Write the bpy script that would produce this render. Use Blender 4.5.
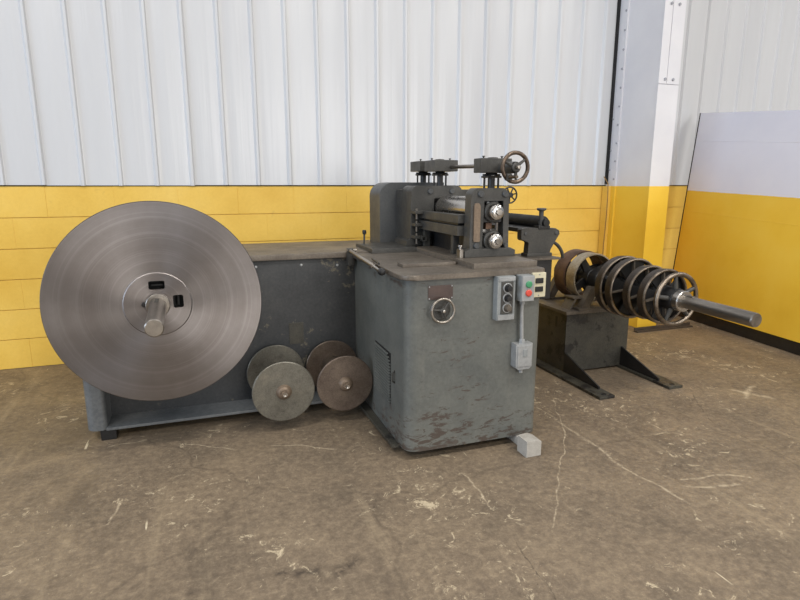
import bpy, bmesh, math, random
from mathutils import Vector, Matrix
from math import sin, cos, pi, radians, sqrt

for o in list(bpy.data.objects):
    bpy.data.objects.remove(o, do_unlink=True)
scene = bpy.context.scene
COL = scene.collection
random.seed(7)

# ------------------------------------------------------------------ camera, world, lights, exposure
cam_data = bpy.data.cameras.new('camera')
cam = bpy.data.objects.new('camera', cam_data)
COL.objects.link(cam)
cam_data.sensor_width = 36.0
cam_data.lens = 36.0 * 560.0 / 800.0
cam_data.clip_start = 0.05
cam.location = (0, 0, 1.226)
YAW, PITCH = radians(19.45), radians(11.6)
fw = Vector((sin(YAW) * cos(PITCH), cos(YAW) * cos(PITCH), -sin(PITCH)))
cam.rotation_euler = fw.to_track_quat('-Z', 'Y').to_euler()
scene.camera = cam

world = bpy.data.worlds.new('hall_ambient')
scene.world = world
world.use_nodes = True
world.node_tree.nodes['Background'].inputs[0].default_value = (0.90, 0.94, 1.0, 1)
world.node_tree.nodes['Background'].inputs[1].default_value = 0.34


def area_light(name, loc, target, sx, sy, power, color):
    d = bpy.data.lights.new(name, 'AREA')
    d.shape = 'RECTANGLE'
    d.size, d.size_y, d.energy, d.color = sx, sy, power, color
    o = bpy.data.objects.new(name, d)
    COL.objects.link(o)
    o.location = loc
    o.rotation_euler = (Vector(target) - Vector(loc)).to_track_quat('-Z', 'Y').to_euler()
    return o


# rows of ceiling lamps of the hall, and its daylit dock door far behind the camera
for i, (lx, ly) in enumerate([(-2.6, -0.3), (2.5, -0.3), (7.6, -0.3), (-2.6, -4.9), (2.5, -4.9), (7.6, -4.9)]):
    area_light('ceiling_lamp', (lx, ly, 5.6), (lx, ly, 0), 2.4, 0.5, 150, (1.0, 0.95, 0.88))
area_light('dock_door_daylight', (5.0, -14.0, 2.6), (2.0, 4.0, 1.2), 7.0, 4.6, 560, (1.0, 0.97, 0.93))
area_light('side_fill_light', (-8.5, -0.5, 2.6), (3.0, 2.5, 1.2), 6.0, 3.0, 340, (0.66, 0.80, 1.0))  # added bluish fill for the sides facing left, no window known there

vs = scene.view_settings
vs.view_transform = 'Standard'
vs.look = 'None'
vs.gamma = 1.0
vs.use_curve_mapping = False
vs.exposure = 0.10


# ------------------------------------------------------------------ materials
def S(r, g, b):
    def f(c):
        c /= 255.0
        return c / 12.92 if c <= 0.04045 else ((c + 0.055) / 1.055) ** 2.4
    return (f(r), f(g), f(b), 1.0)


class NT:
    def __init__(s, name):
        s.m = bpy.data.materials.new(name)
        s.m.use_nodes = True
        s.t = s.m.node_tree
        s.b = s.t.nodes['Principled BSDF']
        tc = s.t.nodes.new('ShaderNodeTexCoord')
        s.obj = tc.outputs['Object']
        geo = s.t.nodes.new('ShaderNodeNewGeometry')
        s.pos = geo.outputs['Position']

    def link(s, a, b):
        s.t.links.new(a, b)

    def mapping(s, vec, scale=(1, 1, 1), rot=(0, 0, 0), loc=(0, 0, 0)):
        n = s.t.nodes.new('ShaderNodeMapping')
        n.inputs['Scale'].default_value = scale
        n.inputs['Rotation'].default_value = rot
        n.inputs['Location'].default_value = loc
        s.link(vec, n.inputs['Vector'])
        return n.outputs[0]

    def noise(s, vec, scale=5, detail=6, rough=0.6, dist=0.0):
        n = s.t.nodes.new('ShaderNodeTexNoise')
        n.inputs['Scale'].default_value = scale
        n.inputs['Detail'].default_value = detail
        n.inputs['Roughness'].default_value = rough
        n.inputs['Distortion'].default_value = dist
        s.link(vec, n.inputs['Vector'])
        return n.outputs['Fac']

    def ramp(s, fac, stops):
        n = s.t.nodes.new('ShaderNodeValToRGB')
        e = n.color_ramp.elements
        while len(e) < len(stops):
            e.new(0.5)
        for el, (p, c) in zip(e, stops):
            el.position = p
            el.color = c if isinstance(c, tuple) else (c, c, c, 1)
        s.link(fac, n.inputs[0])
        return n.outputs[0]

    def mix(s, fac, a, b, mode='MIX'):
        n = s.t.nodes.new('ShaderNodeMix')
        n.data_type = 'RGBA'
        n.blend_type = mode
        for sock, v in ((n.inputs[0], fac), (n.inputs[6], a), (n.inputs[7], b)):
            if isinstance(v, (int, float)):
                sock.default_value = v
            elif isinstance(v, tuple):
                sock.default_value = v
            else:
                s.link(v, sock)
        return n.outputs[2]

    def math(s, op, a, b=0.0):
        n = s.t.nodes.new('ShaderNodeMath')
        n.operation = op
        for sock, v in ((n.inputs[0], a), (n.inputs[1], b)):
            if isinstance(v, (int, float)):
                sock.default_value = v
            else:
                s.link(v, sock)
        return n.outputs[0]

    def sep(s, vec):
        n = s.t.nodes.new('ShaderNodeSeparateXYZ')
        s.link(vec, n.inputs[0])
        return n.outputs

    def bump(s, h, strength=0.3, dist=0.01):
        n = s.t.nodes.new('ShaderNodeBump')
        n.inputs['Strength'].default_value = strength
        n.inputs['Distance'].default_value = dist
        s.link(h, n.inputs['Height'])
        s.link(n.outputs[0], s.b.inputs['Normal'])

    def set(s, color=None, rough=None, metal=None, spec=None):
        for key, v in (('Base Color', color), ('Roughness', rough), ('Metallic', metal), ('Specular IOR Level', spec)):
            if v is None:
                continue
            if isinstance(v, (int, float, tuple)):
                s.b.inputs[key].default_value = v
            else:
                s.link(v, s.b.inputs[key])
        return s.m


def painted(name, base, light, dark, rough=0.5, metal=0.0, scale=4.0, chips=None, chip_at=0.66, chip_scale=14, bump=0.15, streak=None):
    n = NT(name)
    a = n.noise(n.pos, scale, 8, 0.65)
    c = n.ramp(a, [(0.3, dark), (0.5, base), (0.72, light)])
    fine = n.noise(n.pos, scale * 16, 4, 0.7)
    c = n.mix(0.35, c, n.ramp(fine, [(0.3, dark), (0.7, light)]))
    if streak:
        sv = n.mapping(n.pos, (1, 1, 0.12) if streak == 'z' else (0.15, 1, 1))
        st = n.noise(sv, 22, 5, 0.6)
        c = n.mix(n.ramp(st, [(0.52, 0.0), (0.75, 0.55)]), c, dark)
    if chips:
        big = n.noise(n.pos, 3.1, 3, 0.5)
        ch = n.noise(n.pos, chip_scale, 9, 0.72)
        mask = n.math('ADD', n.math('MULTIPLY', ch, 0.75), n.math('MULTIPLY', big, 0.35))
        c = n.mix(n.ramp(mask, [(chip_at, 0.0), (chip_at + 0.03, 1.0)]), c, chips)
    n.bump(fine, bump, 0.004)
    return n.set(c, n.ramp(a, [(0.3, rough + 0.12), (0.7, rough - 0.06)]), metal)


def metal_mat(name, base, dark, rough=0.35, metal=1.0, scale=12, stretch=(1, 1, 1)):
    n = NT(name)
    a = n.noise(n.mapping(n.pos, stretch), scale, 7, 0.65)
    c = n.ramp(a, [(0.32, dark), (0.62, base)])
    return n.set(c, n.ramp(a, [(0.3, rough + 0.12), (0.7, rough)]), metal)


M = {}


def cabinet_mat():
    n = NT('cabinet_paint')
    a = n.noise(n.pos, 3.5, 8, 0.65)
    c = n.ramp(a, [(0.3, S(78, 81, 80)), (0.5, S(98, 100, 96)), (0.72, S(114, 115, 109))])
    f = n.noise(n.pos, 60, 4, 0.7)
    c = n.mix(0.3, c, n.ramp(f, [(0.3, S(80, 82, 78)), (0.7, S(116, 119, 114))]))
    x, y, z = n.sep(n.pos)
    # worn rusty scratches, mostly low on the panel where things knocked against it
    sv = n.noise(n.mapping(n.pos, (1.0, 1.0, 3.2)), 13, 9, 0.74, 0.5)
    low = n.math('MAXIMUM', n.ramp(z, [(0.06, 0.115), (0.30, 0.02)]), n.ramp(z, [(0.74, 0.0), (0.83, 0.10)]))
    m = n.math('ADD', n.math('MULTIPLY', sv, 0.8), n.math('ADD', low, n.math('MULTIPLY', n.noise(n.pos, 2.3, 3, 0.5), 0.22)))
    c = n.mix(n.ramp(m, [(0.62, 0.0), (0.66, 0.85)]), c, S(72, 60, 53))
    sv2 = n.noise(n.mapping(n.pos, (1, 1, 2.0), (0, 0.2, 0), (3, 1, 2)), 24, 7, 0.72)
    c = n.mix(n.ramp(sv2, [(0.64, 0.0), (0.69, 0.55)]), c, S(52, 50, 48))
    sv3 = n.noise(n.mapping(n.pos, (1, 1, 0.25), (0, 0, 0), (5, 2, 1)), 11, 5, 0.6)
    c = n.mix(n.ramp(sv3, [(0.58, 0.0), (0.75, 0.35)]), c, S(128, 126, 117))
    n.bump(n.math('ADD', f, n.math('MULTIPLY', m, 2.0)), 0.15, 0.003)
    return n.set(c, n.ramp(a, [(0.3, 0.5), (0.7, 0.36)]), 0.0)


M['cabinet'] = cabinet_mat()
M['base_paint'] = painted('base_paint', S(58, 60, 62), S(74, 75, 75), S(44, 46, 48), 0.48, chips=S(104, 99, 86), chip_at=0.635, chip_scale=16)
M['post_blue'] = painted('blue_grey_paint', S(104, 107, 108), S(122, 124, 124), S(78, 81, 84), 0.42, chips=S(64, 58, 54), chip_at=0.66)
M['worn_top'] = painted('worn_machined_top', S(112, 104, 94), S(136, 126, 114), S(80, 73, 66), 0.42, metal=0.35, scale=5, streak='x')
M['housing'] = painted('dark_machine_paint', S(64, 63, 60), S(84, 82, 77), S(44, 44, 43), 0.42, scale=9, chips=S(110, 104, 95), chip_at=0.70)
M['guard'] = painted('guard_paint', S(72, 74, 75), S(86, 87, 86), S(54, 56, 59), 0.45, scale=5)
M['black'] = painted('black_oily_steel', S(30, 30, 31), S(44, 43, 42), S(18, 18, 19), 0.4, scale=12)
M['black_rubber'] = painted('black_rubber', S(24, 25, 25), S(32, 33, 32), S(16, 17, 17), 0.55, scale=12)
M['stand'] = painted('oily_green_grey', S(64, 63, 57), S(86, 83, 73), S(38, 37, 34), 0.42, scale=7, chips=S(34, 32, 30), chip_at=0.60, chip_scale=9)
M['stand_top'] = painted('oily_brown_grey', S(92, 84, 74), S(112, 102, 90), S(62, 56, 50), 0.45, scale=8)
M['steel'] = metal_mat('worn_steel', S(176, 170, 162), S(122, 116, 109), 0.3, stretch=(1, .15, 1))
M['bright'] = metal_mat('bright_steel', S(206, 203, 199), S(186, 182, 177), 0.2, scale=8)
M['dark_rim'] = metal_mat('dark_worn_rim', S(120, 106, 94), S(74, 65, 58), 0.38, scale=16)
M['band'] = painted('dark_brown_band', S(62, 54, 48), S(84, 74, 66), S(40, 35, 32), 0.4, metal=0.5, scale=12)
M['rim'] = metal_mat('worn_rim_steel', S(160, 148, 134), S(92, 82, 72), 0.34, scale=16)
M['rust'] = painted('rusty_steel', S(98, 74, 60), S(124, 98, 80), S(66, 50, 44), 0.55, metal=0.5, scale=10)
M['tan_rim'] = painted('worn_tan_rim', S(166, 154, 132), S(198, 190, 172), S(124, 106, 80), 0.38, metal=0.5, scale=6)
M['spool_green'] = painted('spool_green_grey', S(114, 112, 103), S(142, 137, 124), S(80, 76, 69), 0.36, metal=0.5, scale=11)
M['spool_brown'] = painted('spool_brown_grey', S(104, 92, 82), S(132, 118, 104), S(70, 57, 50), 0.38, metal=0.5, scale=11)
M['brass'] = painted('worn_brown_strip', S(124, 108, 92), S(144, 126, 106), S(96, 82, 70), 0.45, metal=0.4, scale=10)
M['grey_box'] = painted('grey_box_paint', S(138, 142, 142), S(152, 156, 156), S(112, 116, 118), 0.45, scale=20)
M['lightgrey'] = painted('cast_aluminium', S(158, 160, 160), S(176, 178, 178), S(132, 134, 136), 0.4, metal=0.3, scale=24)
M['cream'] = painted('cream_plastic', S(204, 198, 170), S(214, 208, 182), S(186, 178, 150), 0.4, scale=20)
M['green'] = painted('green_button', S(62, 140, 96), S(74, 152, 108), S(50, 122, 82), 0.4)
M['red'] = painted('red_button', S(206, 70, 54), S(214, 84, 66), S(190, 58, 46), 0.4)
M['plate'] = painted('dark_brown_plate', S(74, 60, 56), S(86, 70, 64), S(62, 50, 47), 0.35, scale=16)
M['wood'] = painted('pale_wood', S(172, 168, 160), S(190, 187, 180), S(138, 132, 122), 0.75, scale=14)
M['bar'] = painted('rusty_dark_bar', S(70, 60, 52), S(88, 76, 64), S(46, 40, 36), 0.6, scale=14)
M['cable'] = painted('dusty_brown_cable', S(150, 116, 62), S(164, 130, 76), S(120, 92, 50), 0.6)
M['white_paint'] = painted('white_column_paint', S(222, 222, 224), S(228, 228, 230), S(210, 210, 213), 0.45, scale=2.5, chips=S(150, 145, 140), chip_at=0.79, chip_scale=10)
M['rivet'] = painted('white_rivet', S(160, 162, 170), S(172, 174, 182), S(140, 142, 150), 0.4)
M['black_gap'] = painted('black_gap', S(20, 20, 22), S(28, 28, 30), S(14, 14, 15), 0.7)


def yellow_mat(name, joints=False):
    n = NT(name)
    a = n.noise(n.pos, 1.7, 6, 0.6)
    c = n.ramp(a, [(0.3, S(226, 182, 72)), (0.52, S(237, 196, 88)), (0.75, S(241, 204, 104))])
    f = n.noise(n.pos, 60, 4, 0.7)
    c = n.mix(n.ramp(f, [(0.4, 0.0), (0.75, 0.16)]), c, S(196, 150, 52))
    g = n.noise(n.pos, 7, 8, 0.7)
    c = n.mix(n.ramp(g, [(0.66, 0.0), (0.74, 0.4)]), c, S(176, 140, 70))
    n.bump(f, 0.25, 0.003)
    return n.set(c, 0.5)


M['yellow'] = yellow_mat('yellow_block_paint')


def siding_mat():
    n = NT('white_siding_paint')
    a = n.noise(n.mapping(n.pos, (1, 1, 0.15)), 2.2, 5, 0.6)
    c = n.ramp(a, [(0.3, S(204, 206, 210)), (0.7, S(215, 217, 220))])
    d = n.noise(n.pos, 30, 5, 0.7)
    c = n.mix(n.ramp(d, [(0.7, 0.0), (0.78, 0.35)]), c, S(170, 165, 155))
    st = n.noise(n.mapping(n.pos, (1, 1, 0.03)), 16, 3, 0.5)
    n.bump(st, 0.5, 0.008)
    return n.set(c, 0.26, 0.0)


M['siding'] = siding_mat()


def two_tone(name, white, yz):
    """paint that changes from yellow to white at height yz(x,y) - the painted band of the hall"""
    n = NT(name)
    x, y, z = n.sep(n.pos)
    edge = n.math('ADD', z, n.math('MULTIPLY', n.math('SUBTRACT', n.noise(n.pos, 14, 4, 0.6), 0.5), 0.008))
    if callable(yz):
        edge = yz(n, edge, x, y)
        lim = 0.0
    else:
        lim = yz
    fac = n.math('GREATER_THAN', edge, lim)
    a = n.noise(n.pos, 2.0, 6, 0.6)
    yel = n.ramp(a, [(0.3, S(236, 190, 56)), (0.52, S(243, 200, 66)), (0.75, S(246, 207, 80))])
    whi = n.ramp(a, [(0.3, white[0]), (0.7, white[1])])
    c = n.mix(fac, yel, whi)
    d = n.noise(n.pos, 9, 8, 0.72)
    c = n.mix(n.ramp(d, [(0.70, 0.0), (0.76, 0.4)]), c, S(150, 136, 110))
    n.bump(n.noise(n.pos, 3.0, 3, 0.5), 0.2, 0.02)
    return n.set(c, 0.42)


M['column'] = two_tone('column_paint', (S(214, 214, 220), S(226, 226, 230)), 1.217)
M['sheet'] = two_tone('sheet_paint', (S(222, 224, 238), S(232, 233, 244)),
                      lambda n, e, x, y: n.math('SUBTRACT', e, n.math('ADD', 1.014, n.math('MULTIPLY', y, 0.039))))


PALE_MARKS = [(1.865, 2.605, 1.724, 2.327, 0.006), (1.724, 2.327, 1.633, 2.156, 0.006), (1.633, 2.156, 1.427, 1.892, 0.005), (1.427, 1.892, 1.159, 1.556, 0.005), (1.718, 2.545, 1.706, 1.911, 0.01), (1.706, 1.911, 1.73, 1.494, 0.01), (1.001, 2.024, 0.978, 1.828, 0.006), (0.978, 1.828, 0.97, 1.711, 0.006), (1.87, 1.663, 2.04, 1.63, 0.01), (2.04, 1.63, 2.155, 1.571, 0.01), (1.845, 1.603, 2.055, 1.545, 0.01), (2.996, 2.377, 3.089, 2.222, 0.028), (2.933, 2.277, 3.182, 2.367, 0.022), (-0.469, 2.773, -0.325, 2.824, 0.007), (-0.152, 2.706, -0.021, 2.637, 0.006), (-0.021, 2.637, 0.104, 2.582, 0.006), (0.24, 2.545, 0.377, 2.508, 0.006), (0.377, 2.508, 0.504, 2.419, 0.006), (-0.379, 2.239, -0.408, 2.09, 0.008)]
DARK_MARKS = [(2.747, 2.502, 2.483, 2.019, 0.004), (2.483, 2.019, 2.444, 1.712, 0.004), (2.444, 1.712, 2.481, 1.597, 0.004), (1.763, 2.029, 1.799, 1.838, 0.003), (1.799, 1.838, 2.032, 1.726, 0.003), (2.032, 1.726, 2.243, 1.604, 0.003), (0.986, 1.523, 0.941, 1.362, 0.004), (0.941, 1.362, 0.911, 1.24, 0.004), (0.161, 1.647, 0.266, 1.615, 0.03), (0.331, 1.577, 0.401, 1.615, 0.035), (1.848, 1.891, 1.918, 1.795, 0.003)]


def floor_mat():
    n = NT('worn_concrete')
    p = n.pos
    big = n.noise(p, 0.55, 6, 0.6, 0.6)
    c = n.ramp(big, [(0.32, S(91, 78, 66)), (0.5, S(126, 111, 92)), (0.66, S(155, 137, 112))])
    med = n.noise(p, 3.2, 9, 0.72, 0.4)
    c = n.mix(0.6, c, n.ramp(med, [(0.34, S(68, 58, 49)), (0.5, S(124, 108, 90)), (0.66, S(167, 148, 122))]))
    fine = n.noise(p, 34, 7, 0.8)
    c = n.mix(0.5, c, n.ramp(fine, [(0.32, S(70, 61, 52)), (0.5, S(124, 110, 92)), (0.68, S(172, 155, 129))]))
    # long drag marks
    for rot, sc, hi, col in ((0.5, (1.0, 0.07, 1), 0.66, S(188, 170, 139)), (-0.9, (1.2, 0.06, 1), 0.68, S(87, 76, 66)), (1.5, (1.0, 0.09, 1), 0.67, S(104, 90, 77))):
        v = n.mapping(p, sc, (0, 0, rot))
        s1 = n.noise(v, 9, 5, 0.6)
        c = n.mix(n.ramp(s1, [(hi - 0.08, 0.0), (hi + 0.10, 0.35)]), c, col)
    # oil stains
    o = n.noise(p, 1.3, 7, 0.68, 0.8)
    c = n.mix(n.ramp(o, [(0.54, 0.0), (0.68, 0.5)]), c, S(78, 68, 58))
    # pale paint scuffs and chips
    w = n.noise(p, 15, 8, 0.78, 1.2)
    w2 = n.noise(p, 1.7, 3, 0.5)
    wm = n.math('ADD', n.math('MULTIPLY', w, 0.8), n.math('MULTIPLY', w2, 0.3))
    c = n.mix(n.ramp(wm, [(0.63, 0.0), (0.68, 0.6)]), c, S(231, 214, 181))
    dk = n.noise(n.mapping(p, (1, 1, 1), (0, 0, .3), (4, 2, 0)), 26, 5, 0.7)
    c = n.mix(n.ramp(dk, [(0.66, 0.0), (0.72, 0.6)]), c, S(61, 54, 46))
    # thin white scratches
    for rot, lx in ((0.35, 3.0), (2.0, 9.0)):
        v = n.mapping(p, (1.0, 0.05, 1), (0, 0, rot), (lx, 0, 0))
        s2 = n.noise(v, 34, 3, 0.5)
        gate = n.noise(n.mapping(p, (1, 1, 1), (0, 0, 0), (lx, 7, 0)), 2.4, 4, 0.6)
        m = n.math('MULTIPLY', n.ramp(s2, [(0.715, 0.0), (0.735, 1.0)]), n.ramp(gate, [(0.50, 0.0), (0.56, 0.8)]))
        c = n.mix(m, c, S(228, 214, 184))
    # cracks
    vo = n.t.nodes.new('ShaderNodeTexVoronoi')
    vo.feature = 'DISTANCE_TO_EDGE'
    vo.inputs['Scale'].default_value = 0.33
    nz = n.t.nodes.new('ShaderNodeTexNoise')
    nz.inputs['Scale'].default_value = 3.0
    nz.inputs['Detail'].default_value = 8
    n.link(p, nz.inputs['Vector'])
    va = n.t.nodes.new('ShaderNodeVectorMath')
    va.operation = 'MULTIPLY_ADD'
    n.link(nz.outputs['Color'], va.inputs[0])
    va.inputs[1].default_value = (0.35, 0.35, 0)
    n.link(p, va.inputs[2])
    n.link(va.outputs[0], vo.inputs['Vector'])
    cr = n.ramp(vo.outputs['Distance'], [(0.0, 0.30), (0.0016, 0.0)])
    c = n.mix(cr, c, S(66, 57, 49))
    # individual paint scuffs, scratches and cracks: x0, y0, x1, y1, half width
    gate_ = n.ramp(n.noise(p, 22, 8, 0.8, 0.8), [(0.40, 0.0), (0.56, 1.0)])

    def mark(col_in, seg, colour, amount):
        ax, ay, bx, by, hw_ = seg
        ba = Vector((bx - ax, by - ay, 0))

        def vm(op, a_, b_=None):
            q = n.t.nodes.new('ShaderNodeVectorMath')
            q.operation = op
            for sock, v in zip(q.inputs, (a_, b_)):
                if v is None:
                    continue
                if isinstance(v, (tuple, Vector)):
                    sock.default_value = v
                else:
                    n.link(v, sock)
            return q
        wob = vm('SUBTRACT', vm('MULTIPLY_ADD', nz.outputs['Color'], (0.16, 0.16, 0)).outputs[0], (0.08, 0.08, 0))
        n.link(p, wob.inputs[0].links[0].from_node.inputs[2])
        pa = vm('SUBTRACT', wob.outputs[0], (ax, ay, 0))
        h = n.math('DIVIDE', vm('DOT_PRODUCT', pa.outputs[0], ba).outputs['Value'], ba.length_squared)
        h = n.math('MINIMUM', n.math('MAXIMUM', h, 0.0), 1.0)
        sc_ = vm('SCALE', tuple(ba))
        n.link(h, sc_.inputs['Scale'])
        d = vm('LENGTH', vm('SUBTRACT', pa.outputs[0], sc_.outputs[0]).outputs[0]).outputs['Value']
        fall = n.math('MAXIMUM', n.math('SUBTRACT', 1.0, n.math('DIVIDE', d, hw_)), 0.0)
        m_ = n.math('MULTIPLY', n.math('MULTIPLY', fall, gate_), amount)
        return n.mix(m_, col_in, colour)
    for seg in PALE_MARKS:
        c = mark(c, seg, S(224, 207, 177), 0.55)
    for seg in DARK_MARKS:
        c = mark(c, seg, S(55, 47, 41), 0.8)
    n.bump(n.math('ADD', fine, n.math('MULTIPLY', med, 1.5)), 0.35, 0.006)
    return n.set(c, n.ramp(med, [(0.35, 0.62), (0.7, 0.42)]), 0.0)


M['floor'] = floor_mat()


def disc_mat():
    n = NT('lathe_turned_steel')
    x, y, z = n.sep(n.obj)
    r = n.math('SQRT', n.math('ADD', n.math('MULTIPLY', x, x), n.math('MULTIPLY', z, z)))
    cv = n.t.nodes.new('ShaderNodeCombineXYZ')
    n.link(r, cv.inputs[0])
    rings = n.noise(cv.outputs[0], 60, 6, 0.7)
    broad = n.noise(cv.outputs[0], 9, 2, 0.5)
    pat = n.noise(n.obj, 3.0, 7, 0.65)
    c = n.ramp(broad, [(0.3, S(119, 112, 109)), (0.7, S(144, 139, 138))])
    c = n.mix(0.4, c, n.ramp(pat, [(0.35, S(110, 102, 97)), (0.65, S(148, 144, 142))]))
    c = n.mix(n.ramp(rings, [(0.5, 0.0), (0.7, 0.4)]), c, S(170, 167, 166))
    n.set(c, n.ramp(rings, [(0.3, 0.46), (0.7, 0.34)]), 0.92)
    n.b.inputs['Anisotropic'].default_value = 0.8
    tg = n.t.nodes.new('ShaderNodeTangent')
    tg.direction_type = 'RADIAL'
    tg.axis = 'Y'
    n.link(tg.outputs[0], n.b.inputs['Tangent'])
    n.bump(rings, 0.05, 0.002)
    return n.m


M['disc'] = disc_mat()


# ------------------------------------------------------------------ mesh helpers (all coordinates in metres, camera foot at the origin)
AX = {'x': 0, 'y': 1, 'z': 2}


class MB:
    def __init__(s):
        s.bm = bmesh.new()

    def box(s, x0, x1, y0, y1, z0, z1, bev=0.0):
        r = bmesh.ops.create_cube(s.bm, size=1.0)
        for v in r['verts']:
            v.co = Vector((x0 + (v.co.x + .5) * (x1 - x0), y0 + (v.co.y + .5) * (y1 - y0), z0 + (v.co.z + .5) * (z1 - z0)))
        if bev > 0:
            es = list({e for v in r['verts'] for e in v.link_edges})
            bmesh.ops.bevel(s.bm, geom=es, offset=bev, segments=2, affect='EDGES', profile=0.5)
        return s

    def prism(s, pts, axis, a0, a1, bev=0.0):
        """polygon pts in the plane across axis, extruded a0..a1 (plane coords: x->(y,z), y->(x,z), z->(x,y))"""
        def P(p, a):
            return {'x': (a, p[0], p[1]), 'y': (p[0], a, p[1]), 'z': (p[0], p[1], a)}[axis]
        va = [s.bm.verts.new(P(p, a0)) for p in pts]
        vb = [s.bm.verts.new(P(p, a1)) for p in pts]
        n = len(pts)
        fs = [s.bm.faces.new(va), s.bm.faces.new(vb[::-1])]
        for i in range(n):
            fs.append(s.bm.faces.new((va[i], vb[i], vb[(i + 1) % n], va[(i + 1) % n])))
        if bev > 0:
            es = list({e for f in fs[:2] for e in f.edges})
            bmesh.ops.bevel(s.bm, geom=es, offset=bev, segments=2, affect='EDGES', profile=0.5)
        return s

    def lathe(s, c, axis, prof, seg=32, closed=False):
        """profile [(radius, position along axis)] turned about the axis line through c"""
        k = AX[axis]
        i1, i2 = [(1, 2), (2, 0), (0, 1)][k]
        rings = []
        for r, a in prof:
            ring = []
            if r < 1e-6:
                co = [0, 0, 0]
                co[k] = a
                co[i1], co[i2] = c[i1], c[i2]
                ring = [s.bm.verts.new(co)]
            else:
                for j in range(seg):
                    t = 2 * pi * j / seg
                    co = [0, 0, 0]
                    co[k] = a
                    co[i1] = c[i1] + r * cos(t)
                    co[i2] = c[i2] + r * sin(t)
                    ring.append(s.bm.verts.new(co))
            rings.append(ring)
        pairs = list(zip(rings[:-1], rings[1:]))
        if closed:
            pairs.append((rings[-1], rings[0]))
        for A, B in pairs:
            for j in range(seg):
                q = (j + 1) % seg
                if len(A) == 1 and len(B) == 1:
                    continue
                if len(A) == 1:
                    s.bm.faces.new((A[0], B[j], B[q]))
                elif len(B) == 1:
                    s.bm.faces.new((A[j], B[0], A[q]))
                else:
                    s.bm.faces.new((A[j], B[j], B[q], A[q]))
        return s

    def cyl(s, p0, p1, r, seg=20, r2=None):
        return s.tube([p0, p1], r, seg, r2)

    def tube(s, pts, r, seg=10, r2=None):
        pts = [Vector(p) for p in pts]
        rings = []
        up = None
        for i, p in enumerate(pts):
            d = (pts[min(i + 1, len(pts) - 1)] - pts[max(i - 1, 0)]).normalized()
            if up is None:
                up = d.orthogonal().normalized()
            else:
                up = (up - d * up.dot(d)).normalized()
            w = d.cross(up)
            rr = r if r2 is None else r + (r2 - r) * i / (len(pts) - 1)
            rings.append([s.bm.verts.new(p + up * rr * cos(2 * pi * j / seg) + w * rr * sin(2 * pi * j / seg)) for j in range(seg)])
        for A, B in zip(rings[:-1], rings[1:]):
            for j in range(seg):
                q = (j + 1) % seg
                s.bm.faces.new((A[j], A[q], B[q], B[j]))
        s.bm.faces.new(rings[0][::-1])
        s.bm.faces.new(rings[-1])
        return s

    def torus(s, c, axis, R, r, seg=40, ns=10):
        prof = [(R + r * cos(2 * pi * j / ns), c[AX[axis]] + r * sin(2 * pi * j / ns)) for j in range(ns)]
        return s.lathe(c, axis, prof, seg, closed=True)

    def mesh(s, name, mat, off=Vector((0, 0, 0)), smooth=True, angle=35):
        bmesh.ops.remove_doubles(s.bm, verts=s.bm.verts, dist=1e-6)
        bmesh.ops.recalc_face_normals(s.bm, faces=s.bm.faces)
        if off.length > 0:
            bmesh.ops.translate(s.bm, verts=s.bm.verts, vec=-off)
        me = bpy.data.meshes.new(name)
        s.bm.to_mesh(me)
        s.bm.free()
        me.materials.append(mat)
        if smooth:
            me.polygons.foreach_set('use_smooth', [True] * len(me.polygons))
            me.set_sharp_from_angle(angle=radians(angle))
        return me

    def build(s, name, mat, parent=None, **kw):
        off = Vector(ROOT.get(top(parent), (0, 0, 0))) if parent else Vector((0, 0, 0))
        o = bpy.data.objects.new(name, s.mesh(name, M[mat] if isinstance(mat, str) else mat, off, **kw))
        COL.objects.link(o)
        o.parent = parent
        wn = o.modifiers.new('weighted_normal', 'WEIGHTED_NORMAL')
        wn.keep_sharp = True
        return o


ROOT = {}


def top(o):
    while o.parent:
        o = o.parent
    return o.name


def tag(o, label=None, cat=None, group=None, kind=None):
    for k, v in (('label', label), ('category', cat), ('group', group), ('kind', kind)):
        if v:
            o[k] = v
    return o


def thing(name, loc, label, cat, group=None):
    o = bpy.data.objects.new(name, None)
    COL.objects.link(o)
    o.location = loc
    o.empty_display_size = 0.1
    ROOT[o.name] = loc
    return tag(o, label, cat, group)


def inst(name, me, loc, parent):
    """object sharing mesh data, loc in world metres"""
    o = bpy.data.objects.new(name, me)
    COL.objects.link(o)
    o.parent = parent
    o.location = Vector(loc) - Vector(ROOT.get(top(parent), (0, 0, 0)))
    return o


def hexprism(c, r, axis, a0, a1, rot=0.0):
    i = {'x': (1, 2), 'y': (0, 2), 'z': (0, 1)}[axis]
    return MB().prism([(c[i[0]] + r * cos(rot + k * pi / 3), c[i[1]] + r * sin(rot + k * pi / 3)) for k in range(6)], axis, a0, a1, 0.0015)


def rrect(x0, x1, y0, y1, radii, n=6):
    """rounded rectangle, radii for (x0y0, x1y0, x1y1, x0y1)"""
    pts = []
    for (cx, cy, sx, sy, r, a) in ((x0, y0, 1, 1, radii[0], pi), (x1, y0, -1, 1, radii[1], 1.5 * pi), (x1, y1, -1, -1, radii[2], 0), (x0, y1, 1, -1, radii[3], .5 * pi)):
        if r <= 0:
            pts.append((cx, cy))
            continue
        for k in range(n + 1):
            t = a + k / n * pi / 2
            pts.append((cx + sx * r + r * cos(t), cy + sy * r + r * sin(t)))
    return pts


# ------------------------------------------------------------------ the setting
fl = MB().box(-9, 13, -9, 4.60, -0.12, 0.0).build('floor', 'floor')
tag(fl, 'worn brown grey concrete floor with scuffs and cracks', kind='structure')

WY = 4.31                                                       # face of the yellow blocks
wall = MB().box(-6.0, 9.0, WY + 0.012, WY + 0.20, 0.0, 4.6).build('wall_back', 'yellow')
tag(wall, 'back wall of yellow painted blocks under white metal siding', kind='structure')
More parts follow.
